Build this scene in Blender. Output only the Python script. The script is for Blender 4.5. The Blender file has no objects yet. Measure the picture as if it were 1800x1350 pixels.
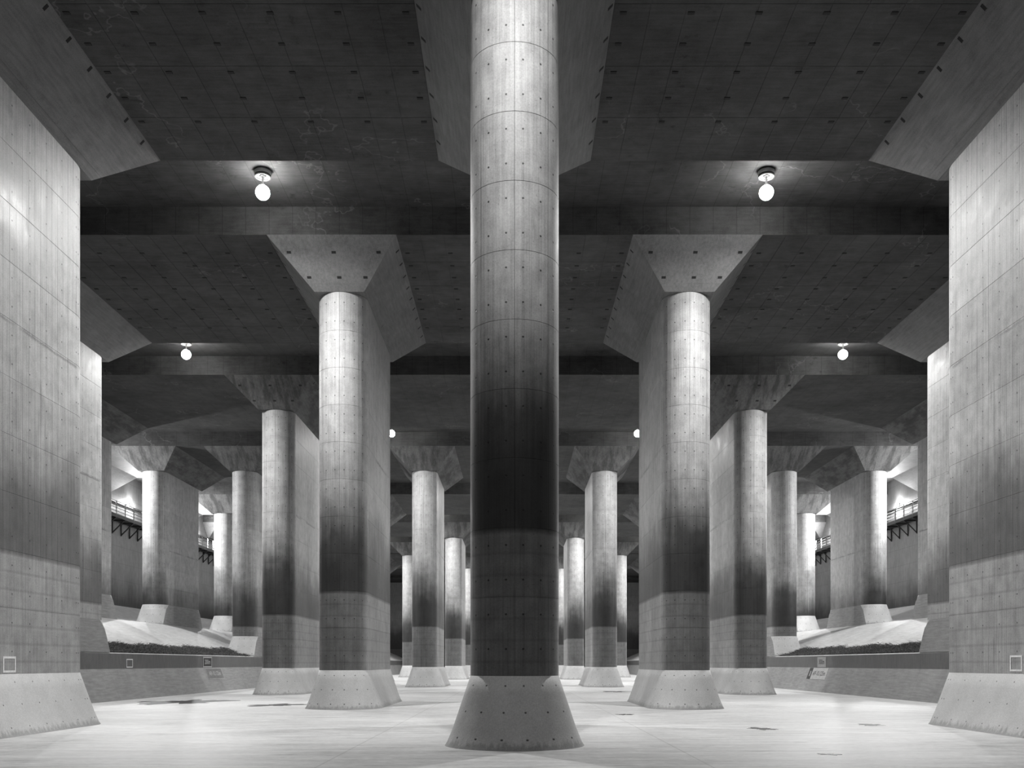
import bpy, bmesh, math, random
from mathutils import Vector, Matrix

random.seed(7)
scene = bpy.context.scene
C = scene.collection

# ------------------------------------------------------------------ camera
F_PX, CX, HZ, EYE = 1653.3, 904.5, 1166.4, 1.844
cam_data = bpy.data.cameras.new('camera')
cam = bpy.data.objects.new('camera', cam_data)
C.objects.link(cam)
cam.location = (0, 0, EYE)
cam.rotation_euler = (math.pi / 2, 0, 0)
cam_data.sensor_width = 36.0
cam_data.lens = 36.0 * F_PX / 1800.0
cam_data.shift_x = -(CX - 900.0) / 1800.0
cam_data.shift_y = (HZ - 675.0) / 1800.0
cam_data.clip_end = 600
scene.camera = cam

# ------------------------------------------------------------------ world and exposure
world = bpy.data.worlds.new('world')
scene.world = world
world.use_nodes = True
world.node_tree.nodes['Background'].inputs[0].default_value = (0, 0, 0, 1)
world.node_tree.nodes['Background'].inputs[1].default_value = 0.0
scene.view_settings.view_transform = 'Standard'
scene.view_settings.look = 'None'
scene.view_settings.gamma = 1.0
scene.view_settings.use_curve_mapping = False
scene.view_settings.exposure = 0.0
LAMP_W = 8900.0        # each roof lamp
WALL_LAMP_W = 13500.0   # each small wall lamp above the catwalks

# ------------------------------------------------------------------ measures (metres, y = away from the camera)
D1, P, A = 20.33, 17.58, 7.06          # front of row one, row pitch, half column pitch
PLEN = 8.85                            # pillar length
ZB, ZC, ZR = 16.83, 18.36, 19.43       # capital underside, flat roof, roof of the recess
END_FL, SIDE_FL = 1.7, 1.5
SK_H, SK_F = 1.574, 0.53
XW = 35.3
Y_BACK, Y_FAR = -13.0, 186.0
NROW = 9
def row_y(k): return D1 + P * (k - 1)
def drop(k): return -0.5 if k >= 5 else 0.0

# ------------------------------------------------------------------ node helper
class S:
    """wraps a float socket, arithmetic makes Math nodes"""
    def __init__(s, t, sock): s.t, s.k = t, sock
    def op(s, o, *a):
        n = s.t.nodes.new('ShaderNodeMath'); n.operation = o
        for i, v in enumerate((s,) + a):
            if isinstance(v, S): s.t.links.new(v.k, n.inputs[i])
            else: n.inputs[i].default_value = v
        return S(s.t, n.outputs[0])
    def __add__(s, o): return s.op('ADD', o)
    def __radd__(s, o): return s.op('ADD', o)
    def __sub__(s, o): return s.op('SUBTRACT', o)
    def __rsub__(s, o): return (s * -1.0) + o
    def __mul__(s, o): return s.op('MULTIPLY', o)
    def __rmul__(s, o): return s.op('MULTIPLY', o)
    def __truediv__(s, o): return s.op('DIVIDE', o)
    def abs(s): return s.op('ABSOLUTE')
    def frac(s): return s.op('FRACT')
    def round(s): return s.op('ROUND')
    def lt(s, v): return s.op('LESS_THAN', v)
    def gt(s, v): return s.op('GREATER_THAN', v)
    def pow(s, v): return s.op('POWER', v)
    def mx(s, v): return s.op('MAXIMUM', v)
    def mn(s, v): return s.op('MINIMUM', v)
    def step(s, a, b):
        n = s.t.nodes.new('ShaderNodeMapRange'); n.interpolation_type = 'SMOOTHSTEP'
        s.t.links.new(s.k, n.inputs[0]); n.inputs[1].default_value = a; n.inputs[2].default_value = b
        return S(s.t, n.outputs[0])
    def ramp(s, stops):
        n = s.t.nodes.new('ShaderNodeValToRGB'); s.t.links.new(s.k, n.inputs[0])
        e = n.color_ramp.elements
        while len(e) < len(stops): e.new(0.5)
        for i, (p, v) in enumerate(stops): e[i].position = p; e[i].color = (v, v, v, 1)
        return S(s.t, n.outputs[0])
def lerp(a, b, f): return a + (b - a) * f

class Mat:
    def __init__(m, name):
        m.mat = bpy.data.materials.new(name); m.mat.use_nodes = True
        m.t = m.mat.node_tree
        m.bsdf = m.t.nodes['Principled BSDF']
        g = m.t.nodes.new('ShaderNodeNewGeometry'); m.pos = g.outputs['Position']; m.nor = g.outputs['Normal']
        tc = m.t.nodes.new('ShaderNodeTexCoord'); m.obj = tc.outputs['Object']
        oi = m.t.nodes.new('ShaderNodeObjectInfo'); m.rnd = S(m.t, oi.outputs['Random'])
    def xyz(m, v):
        n = m.t.nodes.new('ShaderNodeSeparateXYZ'); m.t.links.new(v, n.inputs[0])
        return [S(m.t, n.outputs[i]) for i in range(3)]
    def noise(m, v, sc, detail=4.0, rough=0.55):
        mp = m.t.nodes.new('ShaderNodeMapping'); m.t.links.new(v, mp.inputs[0])
        mp.inputs['Scale'].default_value = sc if isinstance(sc, tuple) else (sc, sc, sc)
        n = m.t.nodes.new('ShaderNodeTexNoise'); m.t.links.new(mp.outputs[0], n.inputs['Vector'])
        n.inputs['Scale'].default_value = 1.0; n.inputs['Detail'].default_value = detail
        n.inputs['Roughness'].default_value = rough
        return S(m.t, n.outputs['Fac'])
    def finish(m, val, rough=0.6, bump=None, strength=0.3, dist=0.02, spec=0.35, tint=(1.0, 1.0, 1.0)):
        cmb = m.t.nodes.new('ShaderNodeCombineColor')
        for i in range(3):
            v = val * tint[i] if isinstance(val, S) else val
            if isinstance(v, S): m.t.links.new(v.k, cmb.inputs[i])
            else: cmb.inputs[i].default_value = v * tint[i]
        m.t.links.new(cmb.outputs[0], m.bsdf.inputs['Base Color'])
        if isinstance(rough, S): m.t.links.new(rough.k, m.bsdf.inputs['Roughness'])
        else: m.bsdf.inputs['Roughness'].default_value = rough
        m.bsdf.inputs['Specular IOR Level'].default_value = spec
        if bump is not None:
            b = m.t.nodes.new('ShaderNodeBump'); m.t.links.new(bump.k, b.inputs['Height'])
            b.inputs['Strength'].default_value = strength; b.inputs['Distance'].default_value = dist
            m.t.links.new(b.outputs[0], m.bsdf.inputs['Normal'])
        return m.mat

CLEAN = 0.40

def tide(m, z, n_big, n_str, nose=None):
    """silt and damp left by flood water: pale above, dark band, greyer under the usual water line"""
    zz = z + (n_big - 0.5) * 2.6 + (n_str - 0.5) * 2.2
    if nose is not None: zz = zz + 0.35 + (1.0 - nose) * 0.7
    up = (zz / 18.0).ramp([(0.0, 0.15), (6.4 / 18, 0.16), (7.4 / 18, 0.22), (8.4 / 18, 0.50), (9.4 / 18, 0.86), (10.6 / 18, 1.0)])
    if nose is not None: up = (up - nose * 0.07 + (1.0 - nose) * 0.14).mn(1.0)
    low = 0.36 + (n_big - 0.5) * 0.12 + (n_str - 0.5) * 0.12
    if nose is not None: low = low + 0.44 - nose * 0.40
    f = (z + (n_str - 0.5) * 0.10).step(4.62, 4.80)
    return lerp(low, up, f), f

def make_shaft_mat():
    m = Mat('pillar_concrete')
    x, y, z = m.xyz(m.pos); lx, ly, lz = m.xyz(m.obj)
    big = m.noise(m.pos, 0.45, 4); mid = m.noise(m.pos, 2.2, 5); grain = m.noise(m.pos, 26.0, 5, 0.75)
    stre = m.noise(m.pos, (4.5, 4.5, 0.22), 5, 0.6)
    boards = m.noise(m.pos, (22.0, 22.0, 0.35), 3, 0.6)
    # angle round the nose, arc lengths in metres (radius one)
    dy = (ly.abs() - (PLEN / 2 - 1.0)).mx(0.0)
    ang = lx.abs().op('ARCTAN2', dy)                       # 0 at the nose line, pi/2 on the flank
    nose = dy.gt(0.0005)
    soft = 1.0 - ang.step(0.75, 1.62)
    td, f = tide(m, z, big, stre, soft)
    s_n = (ang - 0.187) / 0.42
    d_n = (s_n - s_n.round()).abs() * 0.42
    s_f = (ly + 0.2) / 0.9
    d_f = (s_f - s_f.round()).abs() * 0.9
    ds = lerp(d_f, d_n, nose)
    s_z = (z - 15.66) / 0.75
    dz = (s_z - s_z.round()).abs() * 0.75
    rr = (ds * ds + dz * dz).pow(0.5)
    hole = 1.0 - rr.step(0.014, 0.030)
    stain = (1.0 - (ds.step(0.01, 0.05))) * (s_z - s_z.round()).lt(0.0) * 0.10
    # vertical formwork joints: nose line, forty seven degrees, and boards on the flank
    j1 = 1.0 - ang.step(0.004, 0.013)
    j2 = 1.0 - (ang - 0.83).abs().step(0.004, 0.012)
    fb = ly / 0.32
    j3 = (1.0 - ((fb - fb.round()).abs() * 0.32).step(0.004, 0.014)) * (stre.step(0.35, 0.65) * 1.1 + 0.1).mn(1.0)
    joint = lerp(j3, j1.mx(j2), nose) * (0.4 + f * 0.6)
    # horizontal block relief under the water line
    hb = z / 0.47
    relief = (hb - hb.round()).abs() * 2.0
    drip = m.noise(m.pos, (11.0, 11.0, 0.5), 5, 0.65).step(0.56, 0.74) * m.noise(m.pos, 0.6, 3).step(0.42, 0.62)
    pits = 1.0 - m.noise(m.pos, 30.0, 2, 0.5).step(0.27, 0.34)
    val = td * CLEAN * (0.74 + big * 0.3 + (mid - 0.5) * 0.8 + (grain - 0.5) * 0.8 + (boards - 0.5) * 0.8) * (1.18 - soft * 0.30) * (0.93 + m.rnd * 0.12)  # nose coloured darker and flank paler to even out the lamp light
    val = val * (1.0 - drip * 0.42) * (1.0 - pits * 0.4)
    cold = (1.0 - (z - 10.72 + (mid - 0.5) * 0.12 + (grain - 0.5) * 0.25).abs().step(0.0, 0.07)) * big.step(0.40, 0.55)
    val = val * (1.0 - cold * (1.0 - nose) * 0.5)
    val = val * (1.0 - joint * 0.55) * (1.0 - hole * 0.88) * (1.0 - stain) * (1.0 - (1.0 - relief.step(0.0, 0.25)) * (1.0 - f) * 0.16)
    val = val.mx(0.006)
    bump = grain * 0.25 + boards * 0.25 + mid * 0.35 - joint * 0.6 - hole * 0.8 + relief.step(0.0, 0.3) * (1.0 - f) * 0.5
    rough = 0.44 + mid * 0.26 - m.noise(m.pos, 0.33, 3).step(0.56, 0.70) * 0.10
    return m.finish(val, rough, bump, 0.35, 0.02, 0.4)

def make_plain(name, base, board_axis=None, lines=None, rough=0.62, var=1.0, veins=0.0, tided=False, sc=1.0, holes=False, dirt=0.0):
    m = Mat(name)
    x, y, z = m.xyz(m.pos)
    big = m.noise(m.pos, 0.35 * sc, 4); mid = m.noise(m.pos, 1.8 * sc, 5, 0.6); grain = m.noise(m.pos, 30.0, 4, 0.75)
    v = 0.62 + (big - 0.5) * 0.9 * var + (mid - 0.5) * 0.6 * var + (grain - 0.5) * 0.5 + 0.38
    bump = grain * 0.3 + mid * 0.4
    grime = m.noise(m.pos, (2.6, 2.6, 2.6), 6, 0.7).step(0.55, 0.72) * m.noise(m.pos, 0.5, 3).step(0.45, 0.62)
    v = (v + (grain - 0.5) * 0.35) * (1.0 - grime * 0.30 * var)
    if board_axis is not None:
        k = [1.2, 1.2, 1.2]; k[board_axis] = 0.12
        b = m.noise(m.pos, tuple(q * 9 for q in k), 4, 0.6)
        v = v + (b - 0.5) * 0.9; bump = bump + b * 0.4
    if tided:
        st = m.noise(m.pos, (4.5, 4.5, 0.22), 5, 0.6)
        td, f = tide(m, z, big, st); v = v * td
    if veins:
        w1 = m.noise(m.pos, 0.28, 5, 0.55); w = 1.0 - (w1 - 0.5).abs().step(0.0, 0.007)
        pm = m.noise(m.pos, 0.22, 2).step(0.5, 0.6)
        v = v + w * pm * veins
    if lines:
        for ax, pitch, off, dark in lines:
            c = ((x, y, z)[ax] - off) / pitch
            l = 1.0 - ((c - c.round()).abs() * pitch).step(0.004, 0.014)
            v = v * (1.0 - l * dark); bump = bump - l * 0.5
    if dirt:
        st = m.noise(m.pos, (2.2, 0.5, 0.5), 5, 0.65)
        v = v * (1.0 - st.step(0.42, 0.62) * dirt) + (1.0 - (st - 0.34).abs().step(0.0, 0.03)) * 0.2
    if holes:
        lx, ly, lz = m.xyz(m.obj)
        dy = (ly.abs() - (PLEN / 2 - 1.0)).mx(0.0); ang = lx.abs().op('ARCTAN2', dy); nose = dy.gt(0.0005)
        sn = (ang - 0.187) / 0.42; sf = (ly + 0.2) / 0.9; szz = (lz - 0.22) / 0.57
        ds = lerp((sf - sf.round()).abs() * 0.9, (sn - sn.round()).abs() * 0.42, nose); dz = (szz - szz.round()).abs() * 0.57
        hole = 1.0 - (ds * ds + dz * dz).pow(0.5).step(0.012, 0.028)
        scuff = m.noise(m.pos, (9.0, 9.0, 1.2), 4, 0.7)
        foot = 1.0 - (lz + (scuff - 0.5) * 0.5).step(0.03, 0.20)
        v = v * (1.0 - hole * 0.85) * (1.0 - foot * 0.38); bump = bump - hole
    v = (v * base).mx(0.004)
    return m.finish(v, rough, bump, 0.3, 0.02, 0.3)

M_shaft = make_shaft_mat()
M_skirt = make_plain('skirt_concrete', 0.54, None, None, 0.55, 0.5, holes=True)
M_capital = make_plain('capital_concrete', 0.165, 1, None, 0.7, 0.8)
M_capdirt = make_plain('capital_concrete_stained', 0.115, 1, None, 0.7, 0.9, dirt=0.5)
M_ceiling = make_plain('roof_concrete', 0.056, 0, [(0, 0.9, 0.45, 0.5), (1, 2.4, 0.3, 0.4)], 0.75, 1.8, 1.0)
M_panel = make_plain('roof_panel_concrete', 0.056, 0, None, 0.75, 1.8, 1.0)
M_wall = make_plain('wall_concrete', 0.19, 2, [(2, 1.5, 0.29, 0.5), (1, 5.86, 0.4, 0.8), (1, 0.98, 0.1, 0.25)], 0.6, 0.6, 0, True)
M_ledge = make_plain('ledge_concrete', 0.13, 2, [(1, 2.9, 0.4, 0.4)], 0.55, 0.5)
M_toe = make_plain('toe_concrete', 0.27, 1, [(1, 5.8, 0.4, 0.3)], 0.55, 0.5)
M_bank = make_plain('bank_concrete', 0.55, 1, [(1, 8.79, 3.0, 0.4)], 0.5, 0.4)

def make_floor_mat():
    m = Mat('floor_concrete')
    x, y, z = m.xyz(m.pos)
    big = m.noise(m.pos, (0.12, 0.3, 1), 4); mid = m.noise(m.pos, (0.7, 2.6, 1), 5, 0.6); grain = m.noise(m.pos, (5.0, 14.0, 1), 4, 0.7)
    wet = m.noise(m.pos, (0.5, 1.6, 1), 6, 0.65).step(0.58, 0.70)
    v = 0.63 * (1.0 + (big - 0.5) * 0.6 + (mid - 0.5) * 1.0 + (grain - 0.5) * 0.9) * (1.0 - wet * 0.28)
    for c, pitch, off in ((x, 7.06, 3.53), (y, 8.79, 2.2)):
        q = (c - off) / pitch
        l = 1.0 - ((q - q.round()).abs() * pitch).step(0.004, 0.03)
        v = v * (1.0 - l * 0.22)
    return m.finish(v.mx(0.02), 0.5 + mid * 0.2, grain * 0.4 + mid * 0.6, 0.25, 0.02, 0.35)
M_floor = make_floor_mat()

def simple(name, col, rough=0.5, metal=0.0, em=None, es=0.0):
    m = bpy.data.materials.new(name); m.use_nodes = True
    b = m.node_tree.nodes['Principled BSDF']
    nz = m.node_tree.nodes.new('ShaderNodeTexNoise'); nz.inputs['Scale'].default_value = 9.0; nz.inputs['Detail'].default_value = 5
    mr = m.node_tree.nodes.new('ShaderNodeMapRange'); m.node_tree.links.new(nz.outputs['Fac'], mr.inputs[0])
    mr.inputs[3].default_value = col * 0.7; mr.inputs[4].default_value = col * 1.3
    cc = m.node_tree.nodes.new('ShaderNodeCombineColor')
    for i in range(3): m.node_tree.links.new(mr.outputs[0], cc.inputs[i])
    m.node_tree.links.new(cc.outputs[0], b.inputs['Base Color'])
    b.inputs['Roughness'].default_value = rough; b.inputs['Metallic'].default_value = metal
    if em:
        b.inputs['Emission Color'].default_value = (*em, 1); b.inputs['Emission Strength'].default_value = es
    return m
M_insert = simple('dark_insert', 0.012, 0.8)
M_steel = simple('dark_steel', 0.05, 0.5, 0.6)
M_rail = simple('galvanised_rail', 0.20, 0.45, 0.7)
M_house = simple('lamp_housing_paint', 0.28, 0.45, 0.3)
M_dark = simple('lamp_dark_core', 0.06, 0.5)
M_bulb = simple('lamp_bulb', 0.8, 0.3, 0.0, (1.0, 0.995, 0.98), 120.0)
M_lens = simple('lamp_ring_lens', 0.8, 0.3, 0.0, (1.0, 0.995, 0.98), 0.8)
M_white = simple('worn_white_paint', 0.42, 0.6)
M_outline = simple('bright_white_paint', 0.8, 0.6)
M_black = simple('worn_black_paint', 0.025, 0.6)
M_pale = simple('worn_pale_paint', 0.33, 0.6)
M_greyp = simple('worn_grey_paint', 0.16, 0.6)
M_water = simple('wet_floor', 0.03, 0.55)
def make_debris_mat():
    m = Mat('dry_straw_debris')
    a = m.noise(m.pos, 9.0, 5, 0.7).step(0.4, 0.68)
    return m.finish(0.012 + a * 0.16, 0.9)
M_debris = make_debris_mat()

# ------------------------------------------------------------------ object helpers
def mesh_obj(name, verts, faces, mat, parent=None, loc=None, smooth=None):
    me = bpy.data.meshes.new(name); me.from_pydata(verts, [], faces)
    me.materials.append(mat)
    if smooth is not None:
        me.polygons.foreach_set('use_smooth', smooth if isinstance(smooth, list) else [smooth] * len(faces))
    me.update()
    return link(name, me, parent, loc)
def link(name, me, parent=None, loc=None):
    o = bpy.data.objects.new(name, me); C.objects.link(o)
    if parent: o.parent = parent
    if loc: o.location = loc
    return o
def tag(o, label=None, cat=None, group=None, kind=None):
    if label: o['label'] = label
    if cat: o['category'] = cat
    if group: o['group'] = group
    if kind: o['kind'] = kind
    return o
def thing(name, label, cat, loc, group=None):
    o = bpy.data.objects.new(name, None); C.objects.link(o); o.location = loc
    o.empty_display_size = 0.3
    return tag(o, label, cat, group)
def box_vf(x0, x1, y0, y1, z0, z1):
    v = [(x0, y0, z0), (x1, y0, z0), (x1, y1, z0), (x0, y1, z0), (x0, y0, z1), (x1, y0, z1), (x1, y1, z1), (x0, y1, z1)]
    f = [(3, 2, 1, 0), (4, 5, 6, 7), (0, 1, 5, 4), (1, 2, 6, 5), (2, 3, 7, 6), (3, 0, 4, 7)]
    return v, f
class MB:
    def __init__(s): s.v, s.f = [], []
    def add(s, v, f):
        n = len(s.v); s.v += list(v); s.f += [tuple(i + n for i in q) for q in f]; return s
    def box(s, *a): return s.add(*box_vf(*a))
    def bar(s, p, q, r, n=6):
        p, q = Vector(p), Vector(q); d = (q - p).normalized()
        u = d.orthogonal().normalized(); w = d.cross(u); v = []
        for c in (p, q):
            for i in range(n):
                a = 2 * math.pi * i / n; v.append(tuple(c + u * (r * math.cos(a)) + w * (r * math.sin(a))))
        f = [(i, (i + 1) % n, n + (i + 1) % n, n + i) for i in range(n)] + [tuple(range(n))[::-1], tuple(range(n, 2 * n))]
        return s.add(v, f)
    def lathe(s, prof, n=24, c=(0, 0, 0)):
        v = []; f = []
        for r, z in prof:
            for i in range(n):
                a = 2 * math.pi * i / n; v.append((c[0] + r * math.cos(a), c[1] + r * math.sin(a), c[2] + z))
        for k in range(len(prof) - 1):
            for i in range(n):
                j = (i + 1) % n; f.append((k * n + i, k * n + j, (k + 1) * n + j, (k + 1) * n + i))
        return s.add(v, f)
    def build(s, name, mat, parent=None, loc=None, smooth=None): return mesh_obj(name, s.v, s.f, mat, parent, loc, smooth)
    def mesh(s, name, mat, smooth=False):
        me = bpy.data.meshes.new(name); me.from_pydata(s.v, [], s.f); me.materials.append(mat)
        me.polygons.foreach_set('use_smooth', [smooth] * len(s.f)); me.update(); return me

def stadium(r, extra=0.0, n=20):
    """plan outline of a pillar: radius r noses on straight flanks, centred; nose centres stay put"""
    c = PLEN / 2 - 1.0; pts = []
    for i in range(n + 1):
        a = math.pi * i / n; pts.append((r * math.cos(a), c + r * math.sin(a)))
    for i in range(n + 1):
        a = math.pi + math.pi * i / n; pts.append((r * math.cos(a), -c + r * math.sin(a)))
    return pts

# ------------------------------------------------------------------ structure: floor, roof, walls
v, f = box_vf(-19.65, 19.65, Y_BACK, Y_FAR, -0.3, 0.0)
tag(mesh_obj('floor', v, f, M_floor), 'pale damp concrete floor of the tank', kind='structure')

# roof profile along y: flat strips at the pillar rows, recesses between them
prof = [(Y_BACK, ZC)]
for k in range(0, NROW + 2):
    y0 = row_y(k - 1) + PLEN + END_FL; y1 = row_y(k) - END_FL
    za, zb_ = ZC + drop(k - 1), ZC + drop(k); zr = ZR + drop(k)
    if y0 > Y_BACK and y1 < Y_FAR - 1:
        prof += [(y0, za), (y0, zr), (y1, zr), (y1, zb_)]
prof.append((Y_FAR, prof[-1][1]))
cut = next(i for i, (y, z) in enumerate(prof) if y > row_y(4) and z == ZR + drop(5))     # the roof steps down before row five
def roof_part(name, pf, label):
    vv, ff = [], []
    for y, z in pf: vv += [(-XW, y, z), (XW, y, z)]
    for i in range(len(pf) - 1): ff.append((2 * i, 2 * i + 2, 2 * i + 3, 2 * i + 1))
    n0 = len(vv); ya, yb = pf[0][0], pf[-1][0]
    vv += [(-XW, ya, 20.2), (XW, ya, 20.2), (XW, yb, 20.2), (-XW, yb, 20.2)]
    ff.append((n0, n0 + 1, n0 + 2, n0 + 3))
    return tag(mesh_obj(name, vv, ff, M_ceiling), label, kind='structure')
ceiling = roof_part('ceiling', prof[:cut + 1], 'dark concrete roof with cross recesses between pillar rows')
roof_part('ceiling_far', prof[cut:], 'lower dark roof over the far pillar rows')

# formwork panels of the two nearest roof strips and their dark spacer inserts
pw, pl = 0.91, 2.45
pan = MB().box(-pw / 2 + 0.007, pw / 2 - 0.007, -pl / 2 + 0.007, pl / 2 - 0.007, -0.012, 0.012).mesh('ceiling_panel', M_panel)
ins = MB().box(-0.085, 0.085, -0.05, 0.05, -0.006, 0.02).mesh('spacer_insert', M_insert)
for k, bays in ((1, (-A, A)), (2, (-2 * A, 0.0, 2 * A))):
    ya = row_y(k) - END_FL
    for bx in bays:
        for i in range(10):
            for j in range(5):
                o = link('ceiling_panel', pan, ceiling, (bx + (i - 4.5) * pw, ya + pl * (j + 0.5), ZC))
        for i in range(6):
            for j in range(8):
                y = ya + 1.0 + 1.2 * j + (12.25 - 11.0) * 0.5
                if k == 1 and y < 22.5: continue
                if y > ya + 12.1: continue
                o = link('spacer_insert', ins, ceiling, (bx + (i - 2.5) * 1.72, y, ZC - 0.022))

for s, side in ((-1, 'left'), (1, 'right')):
    # tall outer wall with half capitals at every row
    v, f = box_vf(*sorted((s * XW, s * (XW + 0.6))), Y_BACK, Y_FAR, -0.3, 20.2)
    w = tag(mesh_obj('wall_' + side, v, f, M_wall), 'tall outer concrete wall on the %s' % side, kind='structure')
    for k in range(1, NROW + 1):
        y0, y1 = row_y(k), row_y(k) + PLEN
        zb_, zc = ZB + drop(k), ZC + drop(k)
        vb = [(XW - 0.2, y0, zb_), (XW, y0, zb_), (XW, y1, zb_), (XW - 0.2, y1, zb_),
              (XW - 1.75, y0 - END_FL, zc), (XW, y0 - END_FL, zc), (XW, y1 + END_FL, zc), (XW - 1.75, y1 + END_FL, zc)]
        fb = [(0, 1, 2, 3), (0, 4, 5, 1), (3, 2, 6, 7), (0, 3, 7, 4), (4, 7, 6, 5), (1, 5, 6, 2)]
        mesh_obj('corbel', [(s * a, b, c) for a, b, c in vb], fb, M_capital, w)
    # ledge wall with sloping toe
    pr = [(19.60, 0.0), (20.19, SK_H), (20.19, 2.35), (20.24, 2.40), (21.6, 2.40), (21.6, -0.3), (19.60, -0.3)]
    vv = [(s * a, y, z) for y in (Y_BACK, Y_FAR) for a, z in pr]; n = len(pr)
    low = mesh_obj('wall_ledge_' + side, vv, [(1, 2, n + 2, n + 1), (3, 4, n + 4, n + 3), (4, 5, n + 5, n + 4), tuple(range(n)), tuple(range(n, 2 * n))], M_ledge)
    tag(low, 'low concrete retaining wall along the %s side' % side, kind='structure')
    toe = mesh_obj('toe', vv, [(0, 1, n + 1, n)], M_toe, low)
    lip = mesh_obj('worn_edge', vv, [(2, 3, n + 3, n + 2)], M_bank, low)
    # sloping bank, platform and upper slope
    bank = []
    for i in range(13):
        t = i / 12; e = t + 0.10 * math.sin(2 * math.pi * t) * -1 * 0.0 + 0.08 * math.sin(math.pi * t)
        bank.append((21.0 + 6.24 * t, 2.36 + 2.52 * e))
    bank += [(27.6, 4.90), (29.5, 4.90), (XW + 0.02, 7.0)]
    nb = len(bank)
    vv = [(s * a, y, z) for y in (Y_BACK, Y_FAR) for a, z in bank]
    b = mesh_obj('floor_bank_' + side, vv, [(i, i + 1, nb + i + 1, nb + i) for i in range(nb - 1)], M_bank, smooth=False)
    tag(b, 'pale sloping concrete bank rising to the %s wall' % side, kind='structure')

for nm, y0, y1, lab in (('wall_back', Y_BACK - 0.6, Y_BACK, 'end wall behind the camera'), ('wall_far', Y_FAR, Y_FAR + 0.6, 'dark concrete end wall far behind the pillars')):
    v, f = box_vf(-XW - 0.6, XW + 0.6, y0, y1, -0.3, 20.2)
    tag(mesh_obj(nm, v, f, M_wall), lab, kind='structure')

# ------------------------------------------------------------------ pillars
LEVELS = [3.29, 4.79, 6.29, 7.79, 9.29, 10.79, 12.29, 13.79, 15.29]
mesh_cache = {}
def seg_mesh(z0, z1):
    key = ('seg', round(z0, 3), round(z1, 3))
    if key in mesh_cache: return mesh_cache[key]
    out, inn = stadium(1.0), stadium(0.991)
    n = len(out); g = 0.008
    vs, fs, sm = [], [], []
    def ring(p, z): vs.extend((x, y, z) for x, y in p)
    ring(out, z0 + g); ring(out, z1 - g)                      # smooth wall, own vertices
    ring(inn, z0); ring(out, z0 + g); ring(out, z1 - g); ring(inn, z1)
    for a, b, s_ in ((0, 1, True), (2, 3, False), (4, 5, False)):
        for i in range(n):
            j = (i + 1) % n; fs.append((a * n + i, a * n + j, b * n + j, b * n + i)); sm.append(s_)
    fs.append(tuple(2 * n + i for i in range(n))[::-1]); sm.append(False)
    fs.append(tuple(5 * n + i for i in range(n))); sm.append(False)
    me = bpy.data.meshes.new('shaft_segment'); me.from_pydata(vs, [], fs); me.materials.append(M_shaft)
    me.polygons.foreach_set('use_smooth', sm); me.update()
    mesh_cache[key] = me; return me
def skirt_mesh(clamp):
    key = ('skirt', clamp)
    if key in mesh_cache: return mesh_cache[key]
    vs, fs, sm = [], [], []
    steps = [(0.0, SK_F + 0.05), (0.07, SK_F)] + [(SK_H * i / 4, SK_F * (1 - i / 4)) for i in range(1, 5)]
    n = None
    depth = 0.0
    if clamp: steps = [(depth, SK_F)] + steps[1:]
    for z, fl in steps:
        r = 1.0 + fl; a0 = math.acos(min(1.0, 1.0 / r)) if clamp else 0.0; c = PLEN / 2 - 1.0; m_ = 20
        p = [(r * math.cos(a), c + r * math.sin(a)) for a in (a0 + (math.pi - a0) * i / m_ for i in range(m_ + 1))]
        p += [(r * math.cos(a), -c + r * math.sin(a)) for a in (math.pi + (math.pi - a0) * i / m_ for i in range(m_ + 1))]
        if clamp < 0: p = [(-x, -y) for x, y in p]
        n = len(p)
        vs += [(x, y, z) for x, y in p]
    for k in range(len(steps) - 1):
        for i in range(n):
            j = (i + 1) % n; fs.append((k * n + i, k * n + j, (k + 1) * n + j, (k + 1) * n + i)); sm.append(clamp == 0)
    fs.append(tuple((len(steps) - 1) * n + i for i in range(n))); sm.append(False)
    me = bpy.data.meshes.new('base_skirt'); me.from_pydata(vs, [], fs); me.materials.append(M_skirt); me.materials.append(M_toe)
    me.polygons.foreach_set('material_index', [1 if clamp and all(vs[i][0] * clamp > 0.98 for i in q) else 0 for q in fs])  # flush inner faces take the darker concrete, painting in their shade
    me.polygons.foreach_set('use_smooth', sm); me.update()
    mesh_cache[key] = me; return me
def capital_mesh(cap_mat, key):
    if key in mesh_cache: return mesh_cache[key]
    h = ZC - ZB; hx, hy = 1.0, PLEN / 2; lip = 0.2
    def rect(z, g=0.0):
        t = z / h; a, b = hx + SIDE_FL * t - g, hy + END_FL * t - g
        return [(-a, -b, z), (a, -b, z), (a, b, z), (-a, b, z)]
    vs = rect(0) + rect(lip - 0.008) + rect(lip, 0.01) + rect(lip + 0.008) + rect(h)
    fs = [(3, 2, 1, 0)]
    for k in range(4):
        for i in range(4):
            j = (i + 1) % 4; fs.append((4 * k + i, 4 * k + j, 4 * k + 4 + j, 4 * k + 4 + i))
    fs.append((16, 17, 18, 19))
    me = bpy.data.meshes.new('capital'); me.from_pydata(vs, [], fs); me.materials.append(cap_mat); me.update()
    mesh_cache[key] = me; return me

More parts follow.
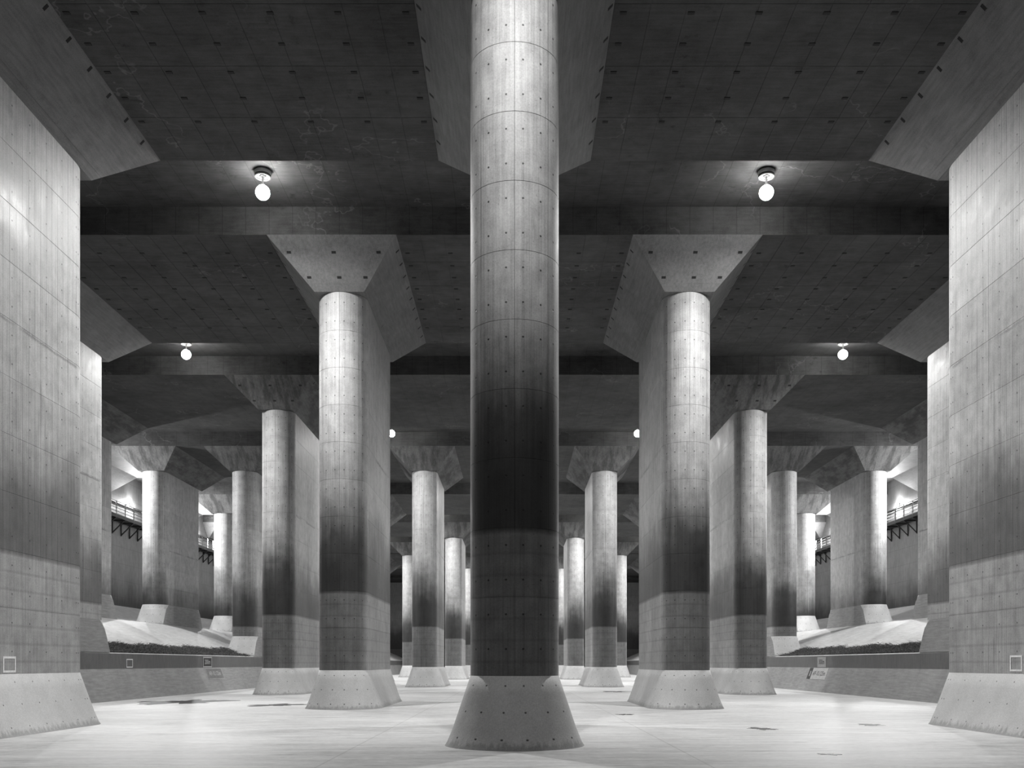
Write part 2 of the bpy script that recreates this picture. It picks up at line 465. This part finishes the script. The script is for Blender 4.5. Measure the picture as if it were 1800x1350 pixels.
ORD = ['', 'front', 'second', 'third', 'fourth', 'fifth', 'sixth', 'seventh', 'eighth', 'ninth']
def pillar(k, c):
    """k = row from the camera, c = column in units of A"""
    s = 'left' if c < 0 else 'right'; a = abs(c)
    base = {3: 2.40, 4: 4.88}.get(a, 0.0)
    yc = row_y(k) + PLEN / 2; X = c * A
    where = {0: 'on the centre line', 1: 'just %s of centre' % s, 2: 'at the %s of the main floor' % s,
             3: 'standing on the %s ledge wall' % s, 4: 'standing high on the %s bank' % s}[a]
    lab = {(1, 0): 'big round-nosed concrete pillar nearest the camera, dark in its middle',
           (1, -2): 'broad flank of the nearest concrete pillar at the left edge',
           (1, 2): 'broad flank of the nearest concrete pillar at the right edge'}.get((k, c),
           'long round-nosed concrete pillar in the %s row, %s' % (ORD[k], where))
    t = thing('pillar', lab, 'pillar', (X, yc, base), 'pillars carrying the tank roof'); t['kind'] = 'thing'
    clamp = 0 if a < 3 else (1 if c < 0 else -1)
    link('base_skirt', skirt_mesh(clamp), t)
    top = ZB + drop(k) - base
    zs = [SK_H] + [z - base for z in LEVELS if z - base > SK_H + 0.4] + [top]
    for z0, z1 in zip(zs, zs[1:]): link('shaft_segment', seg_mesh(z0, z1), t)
    cap = link('capital', capital_mesh(M_capdirt, 'dirty') if k >= 3 else capital_mesh(M_capital, 'clean'), t, (0, 0, top))
    h = ZC - ZB
    if k <= 3 and a <= 2:                                    # dark spacer inserts on the slopes
        for sx in (-1, 1):
            for j in range(9):
                o = link('spacer_insert', ins, cap, (sx * (1.0 + SIDE_FL * 0.93), -4.9 + 1.22 * j, h * 0.93))
                o.rotation_euler = (0, -sx * math.atan2(h, SIDE_FL) * 1.0, 0)
        for t_, xs in ((0.70, (-1.75, 0.0, 1.75)), (0.26, (-1.12, 0.08, 1.12))):
            for x in xs:
                o = link('spacer_insert', ins, cap, (x, -(PLEN / 2 + END_FL * t_), h * t_))
                o.rotation_euler = (-math.atan2(h, END_FL), 0, 0)
    return t
PILLARS = []
for k in range(1, NROW + 1):
    cols = (0, -2, 2, -4, 4) if k % 2 else (-1, 1, -3, 3, -4, 4)
    for c in cols:
        if abs(c) == 4 and (k < 3 or k > 6): continue
        PILLARS.append(pillar(k, c))

# ------------------------------------------------------------------ lamps
def lamp_light(name, watts, rad, flat=(0.06, 1.30, 0.60)):
    l = bpy.data.lights.new(name, 'POINT'); l.energy = watts; l.shadow_soft_size = rad
    l.use_nodes = True; t = l.node_tree
    em = t.nodes['Emission']
    tc = t.nodes.new('ShaderNodeTexCoord'); sp = t.nodes.new('ShaderNodeSeparateXYZ')
    t.links.new(tc.outputs['Normal'], sp.inputs[0])
    c = (S(t, sp.outputs[2]) * -1.0).mx(0.0)                # cosine from straight down: a high bay reflector
    I = c.step(0.03, 0.26) * (flat[0] + c.pow(2.0) * flat[1] * (1.0 - c.step(0.84, 0.98) * flat[2]))
    t.links.new(I.k, em.inputs['Strength'])
    em.inputs['Color'].default_value = (1.0, 0.995, 0.985, 1)
    return l
roof_l = lamp_light('roof_lamp_light', LAMP_W, 0.12)
old_l = lamp_light('old_lamp_light', LAMP_W * 0.65, 0.12)
centre_l = lamp_light('centre_lamp_light', LAMP_W * 0.42, 0.12, (0.34, 1.30, 0.88))   # the lamps on the centre line are duller and wider
n = 28
drum = MB().lathe([(0.0, 0.0), (0.24, 0.0), (0.24, -0.03), (0.30, -0.05), (0.30, -0.15), (0.25, -0.18), (0.25, -0.15), (0.0, -0.15)], n).mesh('housing', M_house, False)
ring = MB().lathe([(0.25, -0.17), (0.285, -0.17), (0.285, -0.25), (0.25, -0.25), (0.25, -0.17)], n).mesh('rim', M_dark, True)
core = MB().lathe([(0.0, -0.15), (0.13, -0.15), (0.13, -0.23), (0.0, -0.23)], 4).mesh('core', M_dark)
lensb = MB()
for q in range(4):
    a0 = math.pi / 2 * q; vs = []
    for z in (-0.16, -0.19):
        vs += [(0.15 * math.cos(a0 + 0.15), 0.15 * math.sin(a0 + 0.15), z), (0.24 * math.cos(a0 + 0.15), 0.24 * math.sin(a0 + 0.15), z),
               (0.245 * math.cos(a0 + 0.78), 0.245 * math.sin(a0 + 0.78), z), (0.24 * math.cos(a0 + 1.42), 0.24 * math.sin(a0 + 1.42), z),
               (0.15 * math.cos(a0 + 1.42), 0.15 * math.sin(a0 + 1.42), z)]
    lensb.add(vs, [(4, 3, 2, 1, 0), (5, 6, 7, 8, 9), (0, 1, 6, 5), (1, 2, 7, 6), (2, 3, 8, 7), (3, 4, 9, 8), (4, 0, 5, 9)])
lens = lensb.mesh('lens', M_lens)
stem = MB().lathe([(0.0, -0.22), (0.035, -0.22), (0.035, -0.48), (0.08, -0.50), (0.08, -0.60), (0.0, -0.60)], 14).mesh('stem', M_house, True)
bulb = MB().lathe([(0.0, -0.55)] + [(0.25 * math.sin(a), -0.79 + 0.25 * math.cos(a)) for a in [0.35 + i * (math.pi - 0.35) / 10 for i in range(11)]], 20).mesh('bulb', M_bulb, True)
def roof_lamp(k, x):
    y = row_y(k) - END_FL - (P - PLEN - 2 * END_FL) / 2; z = ZR + drop(k)
    s = 'left' if x < 0 else 'right'
    w = 'on the centre line' if x == 0 else ('%s of the centre' % s if abs(x) < 10 else 'far over to the %s' % s)
    d = {1: 'nearest', 2: 'bright', 3: 'smaller bright', 4: 'small distant'}.get(k, 'tiny distant')
    t = thing('roof_lamp', '%s roof lamp before the %s pillar row, %s' % (d, ORD[k], w), 'lamp', (x, y, z), 'lamps in the roof recesses')
    for nm, me in (('housing', drum), ('rim', ring), ('core', core), ('lens', lens), ('stem', stem), ('bulb', bulb)): link(nm, me, t)
    link('lamp_light', (old_l if k == 4 else roof_l) if x else centre_l, t, (0, 0, -1.20))
for k in range(1, NROW + 1):
    for x in ((0.0, -17.85, 17.85) if k % 2 else (-8.98, 8.98)):
        if not (k == 3 and x == 0) and not (k == 1 and x != 0) and not (k == 5 and x < 0): roof_lamp(k, x)

# small bulkhead lamps on the outer walls
wall_l = bpy.data.lights.new('wall_lamp_light', 'POINT'); wall_l.energy = WALL_LAMP_W; wall_l.shadow_soft_size = 0.12
wall_l.use_nodes = True                                       # floodlights: they throw away from the wall
_t = wall_l.node_tree; _tc = _t.nodes.new('ShaderNodeTexCoord'); _sp = _t.nodes.new('ShaderNodeSeparateXYZ')
_t.links.new(_tc.outputs['Normal'], _sp.inputs[0])
_c = (S(_t, _sp.outputs[0]) * -1.0).step(-0.25, 0.7) * 0.95 + 0.05
_c = _c * ((S(_t, _sp.outputs[2]) * -1.0).step(-0.5, 0.15) * 0.7 + 0.3)
_t.links.new(_c.k, _t.nodes['Emission'].inputs['Strength'])
wl_body = MB().box(-0.10, 0.0, -0.18, 0.18, -0.12, 0.12).mesh('backing', M_house)
wl_glass = MB().lathe([(0.0, 0.10)] + [(0.13 * math.sin(a), 0.13 * math.cos(a)) for a in [0.3 + i * (math.pi - 0.3) / 8 for i in range(9)]], 16, (-0.20, 0, 0)).mesh('globe', M_bulb, True)
for s in (-1, 1):
    for k in range(4, 8):
        y = row_y(k) - END_FL - (P - PLEN - 2 * END_FL) / 2
        t = thing('wall_lamp', 'small globe lamp high on the %s wall by the catwalk, before the %s pillar row' % ('left' if s < 0 else 'right', ORD[k]), 'lamp', (s * XW, y, 16.45), 'lamps on the outer walls')
        b = link('backing', wl_body, t); g = link('globe', wl_glass, t)
        if s < 0: t.rotation_euler = (0, 0, math.pi)
        link('lamp_light', wall_l, t, (-0.55, 0, 0))

# ------------------------------------------------------------------ catwalks on the outer walls
post_m = MB().box(-0.04, 0.04, -0.04, 0.04, 0.0, 1.22).mesh('post', M_rail)
brk = MB()
brk.box(0.0, 1.15, -0.05, 0.05, -0.24, -0.12).box(1.08, 1.17, -0.05, 0.05, -1.3, -0.12)
brk.bar((0.1, 0, -0.2), (1.12, 0, -1.22), 0.06, 4)
brk_m = brk.mesh('bracket', M_steel)
for s, side in ((-1, 'left'), (1, 'right')):
    t = thing('catwalk', 'steel catwalk with railing high on the %s wall' % side, 'catwalk', (s * 34.1, 60.0, 14.55), 'catwalks on the outer walls')
    L = 80.0
    sx = 1 if s > 0 else -1
    MB().box(*sorted((0.0, sx * 1.2)), 0, L, -0.12, 0.0).build('deck', M_steel, t)
    MB().box(*sorted((-0.03 * sx, 0.03 * sx)), 0, L, -0.16, 0.14).build('kickplate', M_steel, t)
    for z in (0.38, 0.66, 0.94, 1.22): MB().bar((0, 0, z), (0, L, z), 0.034).build('rail', M_rail, t)
    for i in range(44):
        y = 0.2 + 1.85 * i
        if y > L: break
        link('post', post_m, t, (0, y, 0))
        o = link('bracket', brk_m, t, (0, y, 0))
        if s < 0: o.rotation_euler = (0, 0, math.pi)
    # cable tray above the walk
    tray = MB().box(*sorted((s * (XW - 0.22), s * (XW - 0.02))), 60, 140, 16.06, 16.14).build('cable_tray', M_steel)
    tag(tray, 'dark cable tray running along the %s wall above the catwalk' % side, 'cable tray')

# ------------------------------------------------------------------ debris left by the flood on the banks
for s, side in ((-1, 'left'), (1, 'right')):
    mb = MB(); rnd = random.Random(3 + s)
    def surf(x): 
        t = max(0, (x - 21.0) / 6.24); return max(2.40, 2.36 + 2.52 * (t + 0.08 * math.sin(math.pi * t)))
    for i in range(30000):
        y = rnd.uniform(47.4, 72.4); w = 0.9 + 0.07 * math.sin(y * 0.9) + 0.06 * math.sin(y * 2.3)
        x = 20.40 + rnd.random() * 2.1 * w
        if x > 20.4 + (1.75 + rnd.gauss(0, 0.16)) * w: continue
        hgt = 0.16 * w * math.exp(-((x - 21.3) / 0.9) ** 2)
        z = surf(x) + rnd.random() * hgt + 0.01
        a = rnd.uniform(0, math.pi); l = rnd.uniform(0.12, 0.45); el = rnd.uniform(-0.25, 0.5); r = rnd.uniform(0.006, 0.02)
        d = Vector((math.cos(a) * 0.8, math.sin(a), el)) * l; u = Vector((-math.sin(a), math.cos(a), 0)) * r; h = Vector((0, 0, r * 1.5))
        p = Vector((s * x, y, z))
        mb.add([tuple(p - u), tuple(p + u), tuple(p + h), tuple(p + d)], [(0, 1, 3), (1, 2, 3), (2, 0, 3)])
    o = mb.build('straw_debris', M_debris)
    tag(o, 'matted straw and twig debris along the foot of the %s bank' % side, 'debris', kind='stuff')

# ------------------------------------------------------------------ painted signs
def text_mesh(txt, size):
    cu = bpy.data.curves.new('lettering', 'FONT'); cu.body = txt; cu.size = size; cu.align_x = 'CENTER'; cu.align_y = 'CENTER'; cu.offset = 0.006
    o = bpy.data.objects.new('tmp', cu); C.objects.link(o)
    bpy.context.view_layer.update()
    me = bpy.data.meshes.new_from_object(o.evaluated_get(bpy.context.evaluated_depsgraph_get()))
    bpy.data.objects.remove(o); bpy.data.curves.remove(cu)
    return me
def frame_mb(w, h, b, z=0.0, th=0.004):
    m = MB()
    m.box(-w / 2, w / 2, h / 2 - b, h / 2, z, z + th).box(-w / 2, w / 2, -h / 2, -h / 2 + b, z, z + th)
    m.box(-w / 2, -w / 2 + b, -h / 2 + b, h / 2 - b, z, z + th).box(w / 2 - b, w / 2, -h / 2 + b, h / 2 - b, z, z + th)
    return m
def face_rot(s, slope=0.0):
    """sign lies in its xy plane; turn it onto the inner face of side s"""
    u = Vector((0, 1, 0)) if s < 0 else Vector((0, -1, 0))
    up = Vector((s * math.sin(slope), 0, math.cos(slope)))
    nrm = u.cross(up)
    return Matrix((u, up, nrm)).transposed().to_euler()
toe_slope = math.atan2(0.58, SK_H)
def add_text(parent, txt, size, mat, sxy, z, narrow=0.8, off=(0, 0)):
    me = text_mesh(txt, size); me.materials.clear(); me.materials.append(mat); me.name = 'lettering'
    o = link('lettering', me, parent, (off[0], off[1], z)); o.scale = (sxy * narrow, sxy, 1)
    return o
def sgn(s, y, z, w, h, name, lab, toe=False):
    if toe:
        t = z / SK_H; x = 19.60 + 0.58 * t - 0.006
    else: x = 20.18 - 0.006
    e = thing(name, lab, 'painted sign', (s * x, y, z))
    e.rotation_euler = face_rot(s, toe_slope if toe else 0.0)
    return e
# left: 200m board with white border, water level mark on the toe
e = sgn(-1, 61.8, 1.94, 1, 1, 'distance_sign', 'small black distance sign with white border on the left ledge wall')
MB().box(-0.82, 0.82, -0.31, 0.31, 0, 0.003).build('sign_panel', M_black, e)
frame_mb(1.75, 0.70, 0.085, 0.001).build('sign_border', M_white, e)
add_text(e, '200m', 0.42, M_white, 1.0, 0.005, 1.15)
e = sgn(-1, 62.9, 1.18, 1, 1, 'level_sign', 'faded grey water level lettering on the sloping toe, left side', True)
MB().box(-1.55, 1.55, -0.37, 0.37, 0, 0.003).build('sign_panel', M_greyp, e)
frame_mb(3.2, 0.78, 0.035, 0.001).build('sign_border', M_white, e)
add_text(e, 'AP-10.125m', 0.42, M_white, 1.0, 0.005, 1.15)
# right: 300m board, level mark
e = sgn(1, 61.8, 1.94, 1, 1, 'distance_sign', 'small pale distance sign with dark figures on the right ledge wall')
MB().box(-0.85, 0.85, -0.34, 0.34, 0, 0.003).build('sign_panel', M_pale, e)
add_text(e, '300m', 0.44, M_black, 1.0, 0.005, 1.15)
e = sgn(1, 62.1, 1.18, 1, 1, 'level_sign', 'pale water level board with dark lettering on the sloping toe, right side', True)
MB().box(-1.3, 1.75, -0.40, 0.40, 0, 0.003).build('sign_panel', M_white, e)
frame_mb(0.75, 0.8, 0.2, 0.001).build('sign_mark', M_black, e, (-1.65, 0, 0))
add_text(e, 'AP-10.125m', 0.44, M_black, 1.0, 0.005, 1.15, (0.2, 0))

def frame_sign(s, x, y, z, w, h, b, lab):
    e = thing('painted_frame', lab, 'painted mark', (s * x, y, z)); e.rotation_euler = face_rot(s)
    frame_mb(w, h, b, 0.0).build('painted_outline', M_outline, e)
xf = 2 * A - 1.0 - 0.005
frame_sign(-1, xf, 24.42, 1.82, 0.62, 0.42, 0.055, 'faded white painted square outline low on the left edge pillar')
frame_sign(1, xf, 24.6, 1.85, 0.60, 0.42, 0.05, 'faded white painted square outline low on the right edge pillar')
frame_sign(-1, 20.175, 49.3, 1.86, 0.8, 0.45, 0.05, 'worn white painted outline on the left ledge wall')

# ------------------------------------------------------------------ puddles on the floor
def puddle(x, y, w, d, seed, lab):
    rnd = random.Random(seed); n = 56; vs = [(0, 0, 0.004)]
    ph = [rnd.uniform(0, 6.28) for _ in range(6)]
    for i in range(n):
        a = 2 * math.pi * i / n
        r = 1 + 0.28 * math.sin(2 * a + ph[0]) + 0.25 * math.sin(5 * a + ph[1]) + 0.16 * math.sin(9 * a + ph[2]) + 0.10 * math.sin(17 * a + ph[3])
        r = max(0.2, r)
        vs.append((w / 2 * r * math.cos(a) * 0.8, d / 2 * r * math.sin(a) * 0.8, 0.004))
    fs = [(0, 1 + i, 1 + (i + 1) % n) for i in range(n)]
    vs2 = vs + [(a, b, 0.0) for a, b, c in vs[1:]]
    fs += [(1 + i, 1 + n + i, 1 + n + (i + 1) % n, 1 + (i + 1) % n) for i in range(n)]
    tag(mesh_obj('puddle', vs2, fs, M_water, None, (x, y, 0)), lab, 'puddle', 'dark wet patches on the floor')
puddle(-15.9, 45.2, 3.6, 7.0, 1, 'widest dark puddle on the floor, before the left ledge wall')
puddle(-10.6, 41.8, 2.6, 2.6, 2, 'dark puddle touching the skirt of the second-row pillar left of centre')
puddle(7.0, 26.6, 0.85, 1.0, 5, 'small black puddle on the bare floor right of the nearest pillar')
puddle(10.7, 28.3, 0.9, 0.9, 6, 'thin wet patch in front of the right edge pillar')
puddle(4.0, 34.0, 0.55, 0.9, 8, 'small wet patch left of the second-row pillar right of centre')
puddle(6.4, 19.1, 0.45, 0.4, 9, 'little wet mark nearest the camera on the right')
puddle(6.6, 61.5, 1.7, 2.4, 11, 'distant wet streak on the floor before the fourth-row pillar right of centre')
